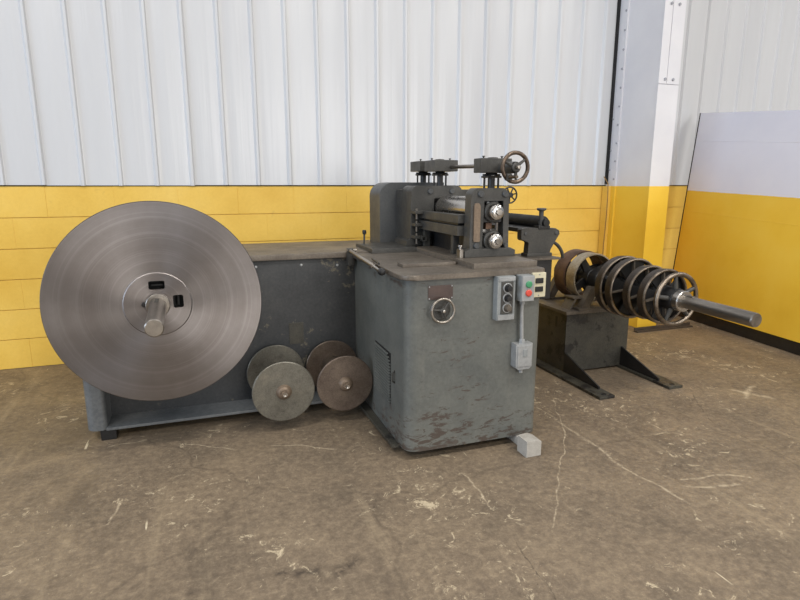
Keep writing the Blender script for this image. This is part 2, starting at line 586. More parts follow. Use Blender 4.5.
# concrete blocks, six courses
CH, BW = 0.2032, 0.4064
bm1 = MB().box(0.0, BW, 0, 0.014, 0.002, CH - 0.002, 0.0015).mesh('block', M['yellow'], smooth=False)
for k in range(6):
    x = -4.0 - (BW / 2 if k % 2 else 0)
    while x < 7.2:
        o = bpy.data.objects.new('block', bm1)
        COL.objects.link(o)
        o.parent = wall
        o.location = (x, WY - (0.0012 if random.random() < .3 else 0), k * CH)
        x += BW
# white siding, lapped panels of four ribs
PITCHX = 0.2286


def siding_mesh():
    prof = []
    for r in range(4):
        b = r * PITCHX
        bow = lambda t: -0.0035 * sin(pi * t)
        for t in (0.0, .15, .3, .45, .6, .75, .9):
            prof.append((b + 0.010 + t * (PITCHX - 0.044), bow(t)))
        e = b + PITCHX - 0.010
        prof += [(e - 0.022, 0.0), (e - 0.008, -0.019), (e + 0.006, -0.020), (e + 0.013, -0.002)]
    prof = [(0.0, 0.0)] + prof
    bm = bmesh.new()
    z0, z1 = 0.0, 3.3
    nz = 2
    cols = []
    for x, y in prof:
        cols.append([bm.verts.new((x, y, z0 + (z1 - z0) * j / (nz - 1))) for j in range(nz)])
    back = [[bm.verts.new((x, 0.006 if y > -0.001 else y + 0.006, z)) for z in (z0, z1)] for x, y in prof]
    for a, b in zip(cols[:-1], cols[1:]):
        bm.faces.new((a[0], b[0], b[1], a[1]))
    for a, b in zip(back[:-1], back[1:]):
        bm.faces.new((a[0], a[1], b[1], b[0]))
    for a, b, c, d in zip(cols[:-1], cols[1:], back[:-1], back[1:]):
        bm.faces.new((a[0], c[0], d[0], b[0]))
    bmesh.ops.recalc_face_normals(bm, faces=bm.faces)
    me = bpy.data.meshes.new('siding_panel')
    bm.to_mesh(me)
    bm.free()
    me.materials.append(M['siding'])
    me.polygons.foreach_set('use_smooth', [True] * len(me.polygons))
    me.set_sharp_from_angle(angle=radians(22))
    return me


sid = siding_mesh()
x0 = -0.948 + 0.010 - PITCHX * 4 * 4
for i in range(14):
    x = x0 + i * PITCHX * 4
    o = bpy.data.objects.new('siding_panel', sid)
    COL.objects.link(o)
    o.parent = wall
    o.location = (x, WY - 0.002 + 0.0015 * (i % 2), 1.226 - 0.004 * (i % 3 == 1))
# black strips as the shade in the slot under the siding and the gap beside the column
s = MB().box(-6, 9, WY - 0.006, WY + 0.013, 1.2192, 1.2235).build('slot_shade_strip', 'black_gap')
tag(s, 'black strip standing in for the shadow under the white siding', kind='structure')

# column: riveted box column, yellow foot band
cx0, cx1, cy0 = 3.535, 3.735, 3.78
col = MB()
col.box(cx0, cx1, cy0 + 0.012, WY, 0, 4.6, 0.004)
col = col.build('column', 'column')
tag(col, 'white riveted steel column with yellow painted foot beside the wall', kind='structure')
MB().box(cx0 - 0.006, cx1 + 0.004, cy0, cy0 + 0.014, 0, 2.02, 0.003).build('face_plate', 'column', col)
MB().box(cx0 - 0.006, cx0 + 0.074, cy0, cy0 + 0.014, 2.023, 4.6, 0.003).build('face_plate', 'column', col)
MB().box(cx0 + 0.078, cx1 + 0.004, cy0, cy0 + 0.014, 2.023, 4.6, 0.003).build('face_plate', 'column', col)
MB().box(cx0 - 0.016, cx0 + 0.002, WY - 0.125, WY - 0.001, 0, 4.6, 0.003).build('angle_strip', 'column', col)
MB().box(cx0 - 0.055, cx0 - 0.002, WY - 0.075, WY - 0.004, 0, 1.217, 0.004).build('pilaster', 'yellow', col)
MB().box(cx0 - 0.035, cx0 - 0.012, WY - 0.03, WY - 0.004, 1.235, 4.6).build('dark_gap_strip', 'black_gap', col)
rv = MB().lathe((0, 0, 0), 'x', [(0, -0.008), (0.007, -0.006), (0.010, 0.0), (0.010, 0.006)], 10).mesh('rivet', M['rivet'])
z = 1.28
while z < 3.2:
    inst('rivet', rv, (cx0 - 0.017, WY - 0.105, z), col)
    z += 0.155
for z in (1.36, 1.53, 1.80):
    inst('rivet', rv, (cx0 - 0.017, WY - 0.04, z), col)
bt = MB().lathe((0, 0, 0), 'y', [(0, -0.010), (0.012, -0.008), (0.012, 0.004)], 6).mesh('bolt', M['rivet'])
for xx, z in ((3.59, 2.06), (3.67, 2.06), (3.59, 2.62), (3.67, 2.62)):
    inst('bolt', bt, (xx, cy0, z), col)

# ------------------------------------------------------------------ leaning two-tone sheet at the right
A, B_, TL = Vector((4.241, 4.166, 0.0)), Vector((4.053, 2.736, 0.1)), Vector((4.446, 4.200, 1.881))
A.z = 0.1
u = (B_ - A)
nrm = u.cross(TL - A).normalized()
if nrm.x > 0:
    nrm = -nrm
BR = A + u * 1.75
TRa = Vector((4.297, 3.152, 1.778))
TR = TL + (TRa - TL) * 2.25
root = thing('painted_sheet', tuple((A + BR) / 2 * 1.0), 'large white and yellow painted metal sheet leaning beside the column', 'panel')
root.location.z = 0
ROOT[root.name] = tuple(root.location)
sh = MB()
vf = [sh.bm.verts.new(p) for p in (A, BR, TR, TL)]
vb = [sh.bm.verts.new(p - nrm * 0.012) for p in (A, BR, TR, TL)]
sh.bm.faces.new(vf)
sh.bm.faces.new(vb[::-1])
for i in range(4):
    sh.bm.faces.new((vf[i], vb[i], vb[(i + 1) % 4], vf[(i + 1) % 4]))
sh.build('sheet', 'sheet', root)
# dark edge strip, horizontal crease ribs and a black strip filling the gap below
e = MB()
e.tube([A - nrm * .006 + Vector((-.0, .008, 0)), TL - nrm * .006 + Vector((0, .008, 0))], 0.009, 6)
e.build('edge_strip', 'black', root)


def on_sheet(a, h):
    """a: 0..1 along the bottom edge, h: 0..1 up"""
    lo = A.lerp(BR, a)
    hi = TL.lerp(TR, a)
    return lo.lerp(hi, h)


for h in (0.50, 0.86):
    MB().tube([on_sheet(0.02 + 0.96 * i / 8, h) - nrm * 0.002 for i in range(9)], 0.0035, 6).build('crease_rib', 'sheet', root)
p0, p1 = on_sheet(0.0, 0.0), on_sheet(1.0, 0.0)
MB().prism([(p0.x + 0.02, p0.y), (p1.x + 0.02, p1.y), (p1.x + 0.07, p1.y), (p0.x + 0.07, p0.y)], 'z', 0.0, 0.112, 0.002).build('bottom_strip', 'black', root)

# ------------------------------------------------------------------ the rolling machine
mill = thing('rolling_machine', (0.8, 3.0, 0.0), 'dark grey strip rolling machine with blue grey control cabinet and long base', 'machine')

# long base
BF, BB, BZ = 3.03, 3.66, 0.862
base = MB().box(-0.50, 1.47, BF, BB, 0.06, BZ - 0.03, 0.006).build('base_body', 'base_paint', mill)
MB().box(-0.52, 0.80, BF - 0.018, BB + 0.01, BZ - 0.030, BZ, 0.004).build('base_top', 'worn_top', mill)
MB().prism(rrect(-0.585, -0.495, 2.878, 3.62, (0.04, 0.02, 0.02, 0.03)), 'z', 0.055, BZ - 0.001, 0.003).build('end_post', 'post_blue', mill)
MB().box(-0.50, 0.80, 2.868, BF + 0.01, 0.055, 0.069, 0.002).build('floor_flange', 'post_blue', mill)
for xx, yy in ((-0.50, 2.885), (0.30, 2.95), (-0.5, 3.55), (1.3, 3.5)):
    MB().box(xx - 0.03, xx + 0.04, yy, yy + 0.07, 0.0, 0.06, 0.003).build('foot', 'black', mill)
# inspection plate and screws on the base front
MB().box(0.42, 0.50, BF - 0.003, BF + 0.004, 0.36, 0.48, 0.001).build('cover_plate', 'stand', base)
sc = MB().lathe((0, 0, 0), 'y', [(0, -0.004), (0.006, -0.003), (0.008, 0.002)], 10).mesh('screw', M['lightgrey'])
for xx, z in ((0.26, 0.80), (0.50, 0.80), (0.70, 0.79)):
    inst('screw', sc, (xx, BF - 0.0005, z), base)

# control cabinet
CX0, CX1, CY0, CY1, CZ0, CZ1 = 0.80, 1.468, 2.18, 3.05, 0.045, 0.832
cab = MB().prism(rrect(CX0, CX1, CY0, CY1, (0.055, 0.03, 0.0, 0.0), 8), 'z', CZ0, CZ1, 0.004).build('cabinet', 'cabinet', mill)
MB().prism(rrect(CX0 - 0.022, CX1 + 0.005, CY0 - 0.016, CY1, (0.06, 0.02, 0.0, 0.0), 8), 'z', CZ1, CZ1 + 0.022, 0.005).build('cabinet_top', 'worn_top', mill)
TOPZ = CZ1 + 0.022
# side rail the cabinet stands on
MB().prism([(0.752, 3.02), (0.770, 2.285), (0.86, 2.285), (0.86, 3.02)], 'z', 0.026, 0.044, 0.002).build('cabinet_rail', 'stand', mill)
for yy in (2.36, 2.93):
    MB().box(0.80, 0.85, yy, yy + 0.06, 0.0, 0.027, 0.002).build('foot', 'black', mill)
# louvred vent on the left side: fine slats in a recess frame
lv = MB()
y0, y1 = 2.395, 2.64
nl = 17
for i in range(nl):
    z = 0.205 + i * (0.245 / nl)
    t = (i - nl + 5) / 5.0
    ya = y0 + (0.055 * t * t if t > 0 else 0)
    lv.prism([(CX0 - 0.009, z), (CX0 + 0.001, z + 0.004), (CX0 + 0.001, z + 0.008), (CX0 - 0.009, z + 0.004)], 'y', ya, y1)
lv = lv.build('vent_louvers', 'cabinet', cab)
lv['kind'] = 'stuff'
MB().box(CX0 - 0.0015, CX0 + 0.001, y0, y1, 0.2, 0.452).build('vent_opening', 'black', cab)
for yy in (2.34,):
    MB().tube([(CX0 + 0.002, yy, 0.385), (CX0 - 0.012, yy - .004, 0.375), (CX0 - 0.012, yy - .004, 0.335), (CX0 + 0.002, yy, 0.325)], 0.005, 8).build('latch', 'housing', cab)

FY = CY0
# name plate
npl = MB().box(0.897, 1.013, FY - 0.003, FY + 0.004, 0.742, 0.804, 0.001).build('name_plate', 'plate', mill)
for xx, zz in ((0.902, 0.747), (1.008, 0.747), (0.902, 0.799), (1.008, 0.799)):
    inst('screw', sc, (xx, FY - 0.003, zz), npl).scale = (.5, .5, .5)


def handwheel(name, c, R, r, nsp, parent, mrim='rim', hub=0.2, rot=0.0, mspoke=None, spoke_w=0.12):
    """round hand wheel facing -y: rim is the part, spokes and hub its pieces"""
    rim = MB().torus(c, 'y', R, r, 40, 10).build(name, mrim, parent)
    ms = mspoke or mrim
    for k in range(nsp):
        t = rot + 2 * pi * k / nsp
        d = Vector((cos(t), 0, sin(t)))
        p = Vector(c)
        MB().tube([p + d * R * hub * .7, p + d * (R - r * .5)], R * spoke_w, 8, R * spoke_w * .72).build('spoke', ms, rim)
    MB().lathe(c, 'y', [(0, c[1] - r * 1.6), (R * hub * .8, c[1] - r * 1.6), (R * hub, c[1] - r * 1.2), (R * hub, c[1] + r * 1.6), (0, c[1] + r * 1.6)], 20).build('hub', ms, rim)
    return rim


hwc = (0.955, FY - 0.030, 0.697)
hw = handwheel('hand_wheel', hwc, 0.052, 0.006, 3, mill, 'steel', 0.26, 0.9, 'housing', 0.11)
MB().cyl((hwc[0], FY + 0.004, hwc[2]), (hwc[0], FY - 0.03, hwc[2]), 0.009, 12).build('stem', 'steel', hw)
MB().lathe(hwc, 'y', [(0, FY - 0.046), (0.006, FY - 0.045), (0.007, FY - 0.036)], 12).build('centre_nut', 'bright', hw)
MB().lathe((hwc[0], 0, hwc[2]), 'y', [(0.046, FY - 0.0025), (0.05, FY + .002)], 24).lathe((hwc[0], 0, hwc[2]), 'y', [(0, FY - 0.0025), (0.046, FY - 0.0025)], 24).build('dial_plate', 'housing', hw)

# three-switch selector box
sb = MB().box(1.212, 1.303, FY - 0.038, FY + 0.004, 0.632, 0.832, 0.004).build('selector_box', 'grey_box', mill)
MB().box(1.230, 1.290, FY - 0.042, FY - 0.036, 0.662, 0.808, 0.002).build('face_plate', 'housing', sb)
MB().box(1.217, 1.299, FY - 0.041, FY - 0.037, 0.811, 0.829, 0.001).build('cover_strip', 'lightgrey', sb)
MB().box(1.217, 1.299, FY - 0.041, FY - 0.037, 0.635, 0.658, 0.001).build('cover_strip', 'lightgrey', sb)
for zz, mm in ((0.780, 'black'), (0.735, 'black'), (0.690, 'stand_top')):
    b = MB().lathe((1.26, 0, zz), 'y', [(0, FY - 0.066), (0.012, FY - 0.065), (0.014, FY - 0.060), (0.015, FY - 0.046), (0.020, FY - 0.045), (0.020, FY - 0.040)], 18).build('selector_knob', mm, sb)
    MB().torus((1.26, FY - 0.043, zz), 'y', 0.020, 0.003, 18, 6).build('ring', 'lightgrey', b)
# start / stop push-button box
pb = MB().box(1.317, 1.384, FY - 0.062, FY + 0.004, 0.716, 0.834, 0.004).build('push_button_box', 'grey_box', mill)
MB().box(1.320, 1.382, FY - 0.066, FY - 0.060, 0.719, 0.831, 0.002).build('face_plate', 'lightgrey', pb)
for zz, mm, nm in ((0.795, 'green', 'start_button'), (0.756, 'red', 'stop_button')):
    MB().lathe((1.352, 0, zz), 'y', [(0, FY - 0.075), (0.012, FY - 0.074), (0.0155, FY - 0.071), (0.0155, FY - 0.065)], 20).build(nm, mm, pb)
# cream double outlet
ob = MB().box(1.395, 1.468, FY - 0.026, FY + 0.004, 0.724, 0.838, 0.004).build('outlet_box', 'cream', mill)
for zz in (0.801, 0.762):
    r_ = MB().box(1.411, 1.452, FY - 0.030, FY - 0.024, zz - 0.012, zz + 0.012, 0.002).build('receptacle', 'black', ob)
for zz in (0.829, 0.733):
    inst('screw', sc, (1.4315, FY - 0.0262, zz), ob).scale = (.5, .5, .5)
# conduit and junction box
MB().tube([(1.350, FY - 0.022, 0.72), (1.349, FY - 0.022, 0.66), (1.353, FY - 0.022, 0.58), (1.358, FY - 0.022, 0.50)], 0.009, 12).build('conduit', 'lightgrey', mill)
for zz, xx in ((0.705, 1.350), (0.522, 1.357)):
    hexprism((xx, FY - 0.022, 0), 0.014, 'z', zz - 0.008, zz + 0.010).build('conduit_nut', 'lightgrey', mill)
jb = MB().prism([(1.316, 0.405), (1.330, 0.392), (1.388, 0.392), (1.402, 0.405), (1.402, 0.515), (1.316, 0.515)], 'y', FY - 0.045, FY + 0.004, 0.003).build('junction_box', 'lightgrey', mill)
MB().box(1.322, 1.396, FY - 0.049, FY - 0.043, 0.408, 0.508, 0.002).build('cover', 'lightgrey', jb)
MB().box(1.350, 1.372, FY - 0.052, FY - 0.047, 0.455, 0.49, 0.002).build('hinged_flap', 'grey_box', jb)
MB().cyl((1.358, FY - 0.022, 0.394), (1.358, FY - 0.022, 0.372), 0.010, 12).build('stub', 'lightgrey', jb)

# things on the table top
MB().box(0.86, 1.13, 2.40, 2.475, TOPZ - 0.001, TOPZ + 0.016, 0.003).build('table_strip', 'worn_top', mill)
MB().prism([(1.145, 2.245), (1.475, 2.245), (1.475, 3.0), (1.145, 3.0)], 'z', TOPZ - 0.001, TOPZ + 0.026, 0.003).build('bed_plate', 'worn_top', mill)
PZ = TOPZ + 0.026
MB().box(0.88, 1.16, 2.96, 3.30, BZ - 0.012, BZ + 0.018, 0.003).build('rear_plate', 'housing', mill)
MB().box(0.80, 1.60, 3.02, BB + 0.01, BZ - 0.03, BZ - 0.001, 0.003).build('rear_top', 'worn_top', mill)
# small upright lever behind
lv2 = MB().cyl((0.915, 3.24, BZ), (0.918, 3.24, 0.945), 0.006, 10).build('upright_lever', 'housing', mill)
MB().lathe((0.918, 3.24, 0), 'z', [(0, 0.936), (0.011, 0.938), (0.013, 0.95), (0.011, 0.962), (0, 0.964)], 12).build('lever_knob', 'black', lv2)
MB().box(0.888, 0.942, 3.21, 3.27, BZ - 0.001, BZ + 0.02, 0.003).build('lever_foot', 'housing', lv2)
# long hand lever along the left edge
ll = MB().tube([(0.762, 3.00, 0.874), (0.758, 2.75, 0.862), (0.754, 2.52, 0.852)], 0.010, 10, 0.011).build('hand_lever', 'steel', mill)
MB().cyl((0.754, 2.52, 0.852), (0.750, 2.40, 0.846), 0.007, 10).build('lever_tip', 'bright', ll)
MB().lathe((0.750, 0, 0.845), 'y', [(0, 2.345), (0.012, 2.35), (0.017, 2.365), (0.017, 2.38), (0.012, 2.395), (0, 2.40)], 16).build('lever_ball', 'black', ll)
MB().box(0.748, 0.782, 2.975, 3.012, 0.79, 0.885, 0.003).build('lever_bracket', 'housing', ll)
MB().cyl((0.745, 2.993, 0.874), (0.80, 2.993, 0.874), 0.009, 12).build('pivot_pin', 'steel', ll)
sl = MB().tube([(0.80, 2.66, 0.860), (0.775, 2.60, 0.874), (0.765, 2.46, 0.869)], 0.005, 8).build('short_lever', 'black', mill)


# roll housings
def housing(y0, y1, xa, xb, zt, win, parent, name):
    wx0, wx1, wz0, wz1 = win
    r = 0.035
    outer = [(xa, PZ)] + [(xa + r - r * cos(k * pi / 12) + 0.008, zt - r + r * sin(k * pi / 12)) for k in range(7)] + \
            [(xb - r + r * sin(k * pi / 12) - 0.008, zt - r + r * cos(k * pi / 12)) for k in range(7)] + [(xb, PZ)]
    pts = outer + [(wx1, PZ), (wx1, wz1), (wx0, wz1), (wx0, PZ)]
    h = MB().prism(pts, 'y', y0, y1, 0.004)
    h.box(wx0 - 0.001, wx1 + 0.001, y0 + .002, y1 - .002, PZ, wz0)
    o = h.build(name, 'housing', parent)
    MB().prism([(xa - 0.030, PZ), (xb + 0.030, PZ), (xb + 0.030, PZ + 0.030), (xb + 0.004, PZ + 0.042), (xa - 0.004, PZ + 0.042), (xa - 0.030, PZ + 0.030)], 'y', y0 - 0.014, y1 + 0.012, 0.003).build('foot', 'housing', o)
    return o


RX, RZU, RZL = 1.349, 1.098, 0.958
fs = housing(2.45, 2.522, 1.222, 1.440, 1.212, (1.293, 1.405, 0.905, 1.155), mill, 'front_housing')
rs = housing(3.05, 3.22, 1.140, 1.475, 1.222, (1.285, 1.415, 0.905, 1.155), mill, 'rear_housing')
for xx, zz, rr in ((1.276, 1.183, 0.016), (1.408, 1.183, 0.016), (1.258, 0.935, 0.015), (1.420, 0.932, 0.013)):
    MB().lathe((xx, 0, zz), 'y', [(0, 2.438), (rr * .8, 2.438), (rr, 2.442), (rr, 2.452)], 18).build('bolt', 'guard', fs)
for xx, zz, rr in ((1.262, 1.190, 0.016), (1.400, 1.190, 0.016)):
    MB().lathe((xx, 0, zz), 'y', [(0, 3.038), (rr * .8, 3.038), (rr, 3.042), (rr, 3.052)], 18).build('bolt', 'guard', rs)
MB().prism(rrect(1.240, 1.274, 0.955, 1.142, (.004, .004, .016, .016)), 'y', 2.441, 2.452, 0.003).build('wear_strip', 'brass', fs)
# window clearance shims
for xx in (1.318, 1.363):
    MB().box(xx, xx + 0.012, 2.46, 2.475, 1.137, 1.147, 0.002).build('shim', 'lightgrey', fs)
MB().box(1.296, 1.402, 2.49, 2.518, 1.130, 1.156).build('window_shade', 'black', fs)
for nm, z in (('upper_roll', RZU), ('lower_roll', RZL)):
    for ya, yb in ((2.462, 2.518), (3.06, 3.20)):
        MB().prism(rrect(1.297, 1.401, z - 0.050, z + 0.032, (.004, .004, .02, .02)), 'y', ya, yb, 0.003).build('bearing_block', 'black', fs if ya < 3 else rs)
    roll = MB().lathe((RX, 0, z), 'y', [(0.036, 2.48), (0.036, 2.560), (0.063, 2.562), (0.0695, 2.568), (0.0695, 3.008), (0.060, 3.022), (0.036, 3.024), (0.036, 3.10)], 40).build(nm, 'bright', mill)
    MB().lathe((RX, 0, z), 'y', [(0.050, 2.462), (0.050, 2.448), (0.046, 2.443), (0.040, 2.443)], 28).build('flange_ring', 'housing', roll)
    MB().lathe((RX, 0, z), 'y', [(0.040, 2.45), (0.040, 2.425), (0.036, 2.415), (0.030, 2.412), (0.030, 2.405), (0.022, 2.402), (0, 2.402)], 28).build('roll_cap', 'bright', roll)
    hexprism((RX, 0, z), 0.016, 'y', 2.388, 2.404, 0.3).build('cap_nut', 'steel', roll)
MB().box(1.318, 1.353, 2.468, 2.50, 1.012, 1.045, 0.004).build('spacer_block', 'rust', fs)
MB().cyl((1.376, 2.465, 1.005), (1.376, 2.465, 1.045), 0.008, 10).build('spacer_screw', 'steel', fs)
# corner stop with bright screw at the housing foot
cs = MB().box(1.165, 1.185, 2.436, 2.47, PZ - 0.001, PZ + 0.042, 0.002).build('corner_stop', 'steel', mill)
MB().lathe((1.175, 2.452, 0), 'z', [(0.007, PZ + 0.04), (0.007, PZ + 0.054), (0.012, PZ + 0.055), (0.012, PZ + 0.062), (0, PZ + 0.063)], 12).build('stop_screw', 'bright', cs)

# entry guides between the housings
g1 = MB().box(1.195, 1.245, 2.524, 3.045, 1.040, 1.082, 0.003).build('guide_bar', 'housing', mill)
g2 = MB().box(1.192, 1.265, 2.524, 3.045, 0.978, 1.028, 0.003).build('guide_bar', 'housing', mill)
MB().box(1.21, 1.275, 2.56, 3.02, 1.0282, 1.0398, 0.002).build('strip_bed', 'black', g2)
for yy in (2.60, 2.99):
    MB().box(1.205, 1.24, yy, yy + 0.03, PZ - 0.001, 0.979, 0.003).build('guide_post', 'housing', g2)
MB().box(1.270, 1.280, 2.523, 3.048, PZ - 0.001, 0.979, 0.002).build('apron_plate', 'black', mill)
# adjuster blocks on the rear side of the entry
for z in (0.925, 0.995, 1.065):
    ab = MB().box(1.145, 1.215, 2.985, 3.052, z, z + 0.018, 0.002).build('adjuster_block', 'housing', mill)
    MB().cyl((1.165, 3.01, z - 0.03), (1.165, 3.01, z + 0.03), 0.007, 10).build('adjuster_screw', 'steel', ab)
MB().lathe((1.20, 0, 0.925), 'y', [(0.009, 2.98), (0.018, 2.98), (0.018, 3.05), (0.009, 3.05)], 16, closed=True).build('eye_boss', 'housing', mill)


# screw-down gear: boxes on posts, cross shaft and crank wheel
def screwdown(yc, xa, xb, hy, z0, z1, name, ztop):
    b = MB().box(xa, xb, yc - hy, yc + hy, z0, z1, 0.004).build(name, 'housing', mill)
    cxm = (xa + xb) / 2 - 0.005
    MB().lathe((cxm, yc, 0), 'z', [(0.018, ztop - 0.005), (0.018, z0 - 0.022), (0.030, z0 - 0.022), (0.034, z0 - 0.014), (0.026, z0 + 0.001)], 18).build('screw_collar', 'black', b)
    fl_ = MB().box(cxm - 0.046, cxm + 0.046, yc - 0.02, yc + 0.02, z0 - 0.024, z0 - 0.014, 0.002).build('collar_flange', 'black', b)
    for dx in (-0.038, 0.038):
        MB().cyl((cxm + dx, yc, ztop - 0.004), (cxm + dx, yc, z0 - 0.006), 0.0055, 8).build('stud', 'black', b)
        hexprism((cxm + dx, yc, 0), 0.011, 'z', z0 - 0.014, z0 - 0.005).build('stud_nut', 'black', b)
    return b


b1 = screwdown(2.487, 1.272, 1.440, 0.04, 1.284, 1.352, 'screw_gear_box', 1.212)
b2 = screwdown(3.12, 1.284, 1.432, 0.080, 1.304, 1.368, 'screw_gear_box', 1.222)
b3 = screwdown(3.34, 1.278, 1.40, 0.085, 1.308, 1.370, 'screw_gear_box', 1.240)
for b, xx, yy, z in ((b1, 1.305, 2.487, 1.352), (b1, 1.405, 2.487, 1.352), (b2, 1.300, 3.12, 1.368), (b2, 1.415, 3.12, 1.368), (b3, 1.30, 3.30, 1.370)):
    MB().lathe((xx, yy, 0), 'z', [(0.004, z - .002), (0.004, z + 0.007), (0.007, z + 0.008), (0.007, z + 0.012), (0, z + 0.012)], 10).build('grease_cap', 'black', b)
MB().lathe((1.355, 2.487, 0), 'z', [(0.028, 1.351), (0.024, 1.357), (0, 1.359)], 18).build('dome_cap', 'housing', b1)
MB().lathe((1.35, 3.12, 0), 'z', [(0.030, 1.367), (0.026, 1.374), (0, 1.377)], 18).build('dome_cap', 'housing', b2)
MB().cyl((1.392, 2.45, 1.318), (1.392, 3.42, 1.336), 0.0105, 14).build('cross_shaft', 'steel', mill)
cw = (1.385, 2.325, 1.306)
ck = handwheel('crank_wheel', cw, 0.066, 0.0095, 3, mill, 'dark_rim', 0.34, 0.62, 'housing', 0.13)
MB().cyl((1.348, 2.31, 1.262), (1.348, 2.245, 1.262), 0.009, 12, 0.007).build('crank_handle', 'rim', ck)
MB().box(1.335, 1.361, 2.306, 2.336, 1.246, 1.278, 0.005).build('handle_boss', 'housing', ck)
MB().lathe(cw, 'y', [(0, 2.285), (0.008, 2.286), (0.010, 2.295), (0.010, 2.305)], 14).build('shaft_end', 'steel', ck)
MB().lathe(cw, 'y', [(0.026, 2.32), (0.028, 2.36), (0.024, 2.47)], 18).build('shaft_sleeve', 'housing', ck)

# gear guard behind the rear housing
MB().prism([(1.035, BZ - .001), (1.035, 1.16)] + [(1.035 + 0.085 - 0.085 * cos(k * pi / 16), 1.16 + 0.082 * sin(k * pi / 16)) for k in range(1, 9)] + [(1.46, 1.242), (1.46, BZ - .001)], 'y', 3.30, 3.52, 0.003).build('gear_guard', 'guard', mill)
MB().box(1.143, 1.472, 3.215, 3.31, BZ - .001, 1.20, 0.004).build('gear_housing', 'housing', mill)

# small perforated wheel on its arm behind the front housing
sw = (1.608, 2.745, 1.172)
w = MB().torus(sw, 'y', 0.043, 0.0045, 28, 8).build('adjusting_wheel', 'black', mill)
for k in range(7):
    t = 2 * pi * k / 7 + .2
    MB().tube([(sw[0] + .010 * cos(t), sw[1], sw[2] + .010 * sin(t)), (sw[0] + .042 * cos(t), sw[1], sw[2] + .042 * sin(t))], 0.004, 6).build('spoke', 'black', w)
MB().lathe(sw, 'y', [(0, 2.73), (0.014, 2.731), (0.014, 2.76), (0, 2.76)], 14).build('hub', 'black', w)
MB().cyl((sw[0], 2.75, sw[2]), (sw[0], 3.12, sw[2]), 0.008, 10).build('wheel_shaft', 'housing', mill)
MB().box(1.46, 1.645, 3.09, 3.13, 1.143, 1.200, 0.004).build('wheel_arm', 'housing', mill)

# exit side: bed rail, beam, brackets, black roller
MB().box(1.462, 1.585, 2.50, 3.10, 0.78, 0.848, 0.004).build('bed_rail', 'worn_top', mill)
MB().box(1.55, 1.825, 2.63, 2.83, 0.60, 0.822, 0.005).build('exit_beam', 'black', mill)
MB().box(1.565, 1.868, 2.615, 2.845, 0.822, 0.834, 0.002).build('exit_beam_top', 'worn_top', mill)
brk = [(1.672, 0.992), (1.70, 0.994), (1.850, 0.988), (1.885, 0.988), (1.910, 0.975), (1.914, 0.955), (1.855, 0.870), (1.852, 0.835), (1.706, 0.835), (1.716, 0.910), (1.708, 0.918), (1.672, 0.924), (1.664, 0.934), (1.664, 0.984)]
for ya in (2.70, 3.36):
    br = MB().prism(brk, 'y', ya, ya + 0.045, 0.003).build('exit_bracket', 'housing', mill)
    MB().box(1.700, 1.862, ya - 0.012, ya + 0.055, 0.833, 0.852, 0.003).build('bracket_foot', 'housing', br)
    for xx, zz in ((1.690, 0.962), (1.888, 0.962)):
        MB().lathe((xx, 0, zz), 'y', [(0, ya - 0.006), (0.009, ya - 0.005), (0.011, ya + 0.001)], 12).build('bolt', 'guard', br)
    MB().box(1.770, 1.845, ya - 0.004, ya + 0.049, 0.984, 1.004, 0.003).build('roller_seat', 'black', br)
MB().box(1.60, 1.90, 3.34, 3.43, 0.60, 0.834, 0.004).build('exit_beam', 'housing', mill)
MB().box(1.42, 1.62, 3.36, 3.42, 0.62, 0.80, 0.004).build('exit_arm', 'housing', mill)
MB().box(1.668, 1.80, 2.744, 3.365, 0.968, 0.992, 0.003).build('exit_plate', 'black', mill)
er = MB().lathe((1.818, 0, 1.020), 'y', [(0, 2.69), (0.020, 2.691), (0.020, 2.72), (0.034, 2.722), (0.036, 2.728), (0.036, 3.39), (0.02, 3.392), (0.02, 3.43), (0, 3.43)], 28).build('exit_roller', 'black_rubber', mill)
ks = MB().cyl((1.800, 2.722, 1.0), (1.800, 2.722, 1.094), 0.013, 14).build('clamp_screw', 'guard', mill)
MB().lathe((1.800, 2.722, 0), 'z', [(0.013, 1.084), (0.025, 1.088), (0.027, 1.094), (0.025, 1.100), (0, 1.101)], 20).build('clamp_knob', 'guard', ks)
MB().tube([(1.885 + 0.125 * sin(t), 2.79, 0.785 + 0.125 * cos(t)) for t in [0.10 + k * 0.11 for k in range(13)]], 0.010, 10).build('curved_pipe', 'housing', mill)
MB().tube([(1.90, 2.79, 0.91), (1.87, 2.77, 0.915), (1.84, 2.74, 0.92)], 0.010, 10).build('pipe_end', 'housing', mill)

# spindles that carry the two spools
SPO = [(0.334, 0.218, 0.155), (0.648, 0.222, 0.148)]
for xx, z, R in SPO:
    sp = MB().cyl((xx, 2.999, z), (xx, BF + 0.01, z), 0.022, 18).build('spool_spindle', 'steel', mill)
    MB().lathe((xx, 0, z), 'y', [(0.022, BF - 0.014), (0.045, BF - 0.014), (0.050, BF - 0.010), (0.050, BF + 0.002)], 22).build('spindle_flange', 'housing', sp)

# reel mandrel housing on the base
RC = Vector((-0.199, 2.60, 0.7185))
mh = MB().lathe((RC.x, 0, RC.z), 'y', [(0.10, BF + 0.005), (0.10, 2.90), (0.075, 2.885), (0.055, 2.80), (0.055, 2.667)], 28).build('mandrel_housing', 'black', mill)

# ------------------------------------------------------------------ big reel disc
reel = thing('reel_disc', tuple(RC), 'big round turned steel reel disc with protruding shaft above the long base', 'reel')
DR = 0.4425


def bool_cut(o, cutters):
    for c in cutters:
        md = o.modifiers.new('cut', 'BOOLEAN')
        md.operation = 'DIFFERENCE'
        md.solver = 'EXACT'
        md.object = c
    bpy.context.view_layer.update()
    dg = bpy.context.evaluated_depsgraph_get()
    me = bpy.data.meshes.new_from_object(o.evaluated_get(dg))
    o.modifiers.clear()
    o.data = me
    me.set_sharp_from_angle(angle=radians(30))


